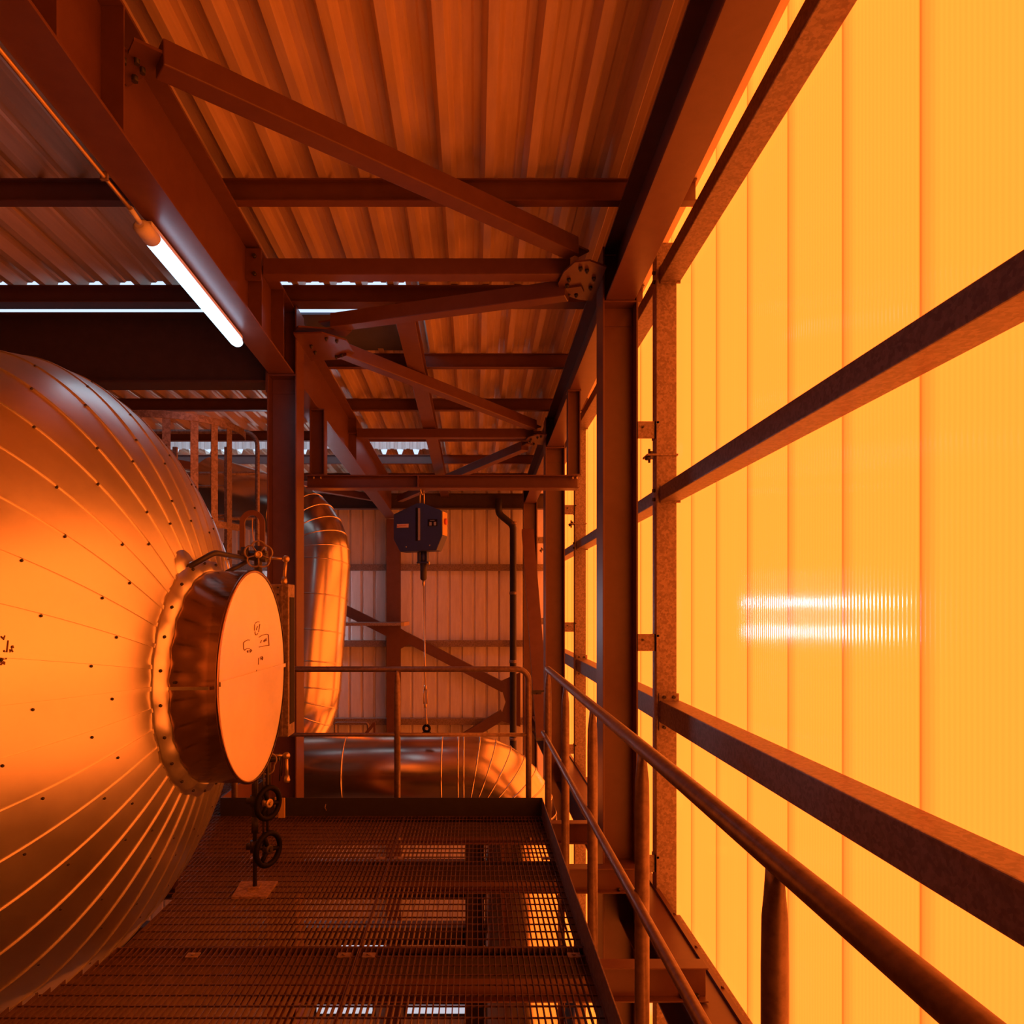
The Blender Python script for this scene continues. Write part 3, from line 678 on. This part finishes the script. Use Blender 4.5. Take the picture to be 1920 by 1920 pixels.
pp=fillet([(-3.5,9.2,3.15),(-1.91,8.74,2.62),(-2.01,8.37,.35)],.75,7)[:-1]+fillet([(-1.91,8.74,2.62),(-2.01,8.37,.35),(-2.73,8.3,-.75),(-3.4,8.25,-1.2)],.8,3)[1:]
part('pipe',MB().tube(pp,.385,48),DUCT,t)
for i in range(1,len(pp)-1): part('band',ringband(pp[i],(pp[i+1]-pp[i-1]),.385),DUCT,t)
L0=pp[8]; L1=pp[9]
for f in (.28,.56,.8): part('band',ringband(L0.lerp(L1,f),(L1-L0),.385),DUCT,t)

# ---------------------------------------------------------------- end wall fittings
for z,lab in ((2.37,'upper'),(.815,'middle'),(-.78,'lower')):
    solo('wall_rail',MB().box(-7,1.40,14.26,14.395,z-.065,z+.065),GALV,lab+' mottled galvanised rail across the ribbed end wall','rail','end wall rails')
def wb(a,b,label):
    t=thing('wall_brace',label,'brace',(V(a)+V(b))/2,'end wall braces'); part('bar',MB().bar(a,b,.12,.20),STEEL,t); return t
wb((-3.6,14.12,1.99),(-1.72,14.12,1.06),'diagonal brace on the end wall left of its middle column')
w2=wb((-1.40,14.12,.96),(.60,14.12,-.07),'diagonal brace on the end wall falling from the middle column to the right corner')
wb((-1.3,14.12,-1.75),(.58,14.12,-.60),'diagonal brace on the end wall rising to the right corner behind the duct')
part('gusset_plate',MB().plate([(.50,14.065,.06),(.92,14.065,.25),(.92,14.065,-.85),(.50,14.065,-.72),(.62,14.065,-.35)],(0,.012,0)),STEEL,w2)
part('gusset_plate',MB().plate([(-1.52,14.065,1.15),(-1.28,14.065,1.0),(-1.35,14.065,.80),(-1.52,14.065,.70)],(0,.012,0)),STEEL,w2)
t=thing('end_walkway','thin walkway edge projecting from behind the upright duct at the end wall','walkway',(-3.7,13.4,1.2))
part('deck',MB().box(-6.5,-1.36,12.9,14.055,1.215,1.265),GALV,t); part('end_cap',MB().box(-1.36,-1.30,12.9,13.9,1.205,1.275),YELLOW,t)
t=thing('downpipe','dark plastic rain downpipe with bend in the corner of the end wall','pipe',(.76,14.15,-7.5))
part('pipe',MB().tube(fillet([at(935,935,13.9),at(935,963,13.9),at(962,985,13.9),V((at(962,985,13.9).x,13.9,-7.5))],.16,6),.068,16),RUBBER,t)
for y in (981,1112,1240,1385): 
    q=at(962,y,13.9); part('collar',MB().lathe([(-.03,.074),(.03,.074)],q,(0,0,1),16),WHITE if y==0 else GALV,t)
solo('end_beam',MB().ibeam((-7,14.1,3.69),(1.5,14.1,3.69),.30,.2,.01,.015),STEELD,'dark beam across the head of the end wall above the ribbed sheets','beam','roof beams')
t=thing('sloping_brace','steep flat brace leaning along the orange wall between second column and corner','brace',(1.0,11.5,1))
part('bar',MB().bar((1.0,13.2,3.0),(1.045,10.61,-.45),.10,.22,up=(1,0,0)),STEEL,t)
t=thing('low_rail','small tube rail seen behind the upright duct near the end wall','handrail',(-2.1,12.0,-1.6))
part('tube',MB().tube(fillet([at(628,1440,12),at(628,1355.5,12),at(690,1355.5,12),at(690,1440,12)],.05,5),.02,10),GALV,t)
t=thing('low_bracket','small angled steel bracket beside the low tube rail','bracket',at(696,1440,11.9))
part('bar',MB().bar(at(684,1378,11.9),at(702,1356,11.9),.05,.05),STEEL,t); part('leg',MB().bar(at(702,1354,11.9),at(702,1440,11.9),.03,.04,up=(0,1,0)),STEEL,t)

# ---------------------------------------------------------------- lamps
t=thing('tube_lamp','lit white tube lamp fixed along the lower edge of the left roof beam','lamp',(-1.76,4.5,3.5))
lx=-1.775; lz=2.15
def lp(y,dz=0,dx=0): return V((lx+dx,y,rz(lz+dz,y)))
dif=[]
for y,k in ((3.83,.6),(3.85,1),(5.20,1),(5.235,.85),(5.25,.5)):
    dif.append([lp(y)+V((math.cos(a)*.046*k,0,math.sin(a)*.036*k-.012)) for a in [2*PI*j/20 for j in range(20)]])
part('diffuser',MB().rings(dif),LAMP,t,'glowing white diffuser')
cap=[]
for y,k in ((3.70,.55),(3.72,1),(3.845,1.06)):
    cap.append([lp(y)+V((math.cos(a)*.046*k,0,math.sin(a)*.038*k-.010)) for a in [2*PI*j/20 for j in range(20)]])
part('end_cap',MB().rings(cap),WHITE,t,'white plastic end cap')
part('mount_rail',MB().obox(lp(4.5,.030),(1,0,0),(0,1,S),(0,0,1),.035,.74,.012),WHITE,t)
part('gland',MB().cyl(lp(3.72),lp(3.60,.015),.014,10),WHITE,t)
t=thing('conduit','thin cable conduit running along the lower edge of the left roof beam to the lamp','conduit',(-1.79,1,3.5))
part('pipe',MB().tube([(-1.802,-3.5,rz(2.195,-3.5)),(-1.802,3.45,rz(2.195,3.45)),lp(3.62,.012)],.011,10),BRASS,t)
part('clip',MB().obox((-1.802,3.40,rz(2.2,3.4)),(1,0,0),(0,1,0),(0,0,1),.018,.008,.02),GALV,t)
def tubelamp(c,ln,label,m,r):
    t=thing('tube_lamp',label,'lamp',c,'lamps at the end wall')
    part('diffuser',MB().tube([V(c)-V((ln/2,0,0)),V(c)+V((ln/2,0,0))],r,14),m,t)
    part('housing',MB().box(c[0]-ln/2-.03,c[0]+ln/2+.03,c[1]+.02,c[1]+.19,c[2]-.05,c[2]+.05),WHITE,t)
tubelamp((-3.75,14.2,1.655),1.1,'upper tube lamp on the end wall above the end walkway',LAMP2,.03)
tubelamp((-3.75,14.2,1.06),1.1,'lower tube lamp on the end wall under the end walkway',LAMP3,.085)

PANE=emis('daylit_pane',(.62,.72,.85),.75)
for i,(x0,x1,z0,z1) in enumerate(((-2.74,-1.82,-5.42,-5.16),(-3.25,-2.1,-6.80,-6.40),(-1.4,-.2,-6.80,-6.40))):
    wf=struct('window_%d'%(i+1),MB().box(x0-.05,x1+.05,14.36,14.40,z0-.05,z0).box(x0-.05,x1+.05,14.36,14.40,z1,z1+.05).box(x0-.05,x0,14.36,14.40,z0,z1).box(x1,x1+.05,14.36,14.40,z0,z1),DARK)
    part('pane',MB().box(x0,x1,14.37,14.39,z0,z1),PANE,wf)
# ---------------------------------------------------------------- daylight
w=bpy.data.worlds.new('sky'); SC.world=w; w.use_nodes=True
bg=w.node_tree.nodes['Background']; bg.inputs['Color'].default_value=(.62,.76,1.0,1); bg.inputs['Strength'].default_value=1.2

# ---------------------------------------------------------------- camera
cam=bpy.data.cameras.new('camera'); co=bpy.data.objects.new('camera',cam); link(co)
co.location=(0,0,H); co.rotation_euler=(PI/2,0,0); cam.sensor_width=36; cam.lens=36*F/1920
cam.shift_x=70/1920; cam.shift_y=180/1920; cam.clip_start=.05; cam.clip_end=100
SC.camera=co
SC.view_settings.view_transform='Standard'; SC.view_settings.look='None'; SC.view_settings.gamma=1; SC.view_settings.use_curve_mapping=False
SC.view_settings.exposure=0
SC.cycles.max_bounces=8; SC.cycles.diffuse_bounces=5; SC.cycles.glossy_bounces=4; SC.cycles.sample_clamp_indirect=6
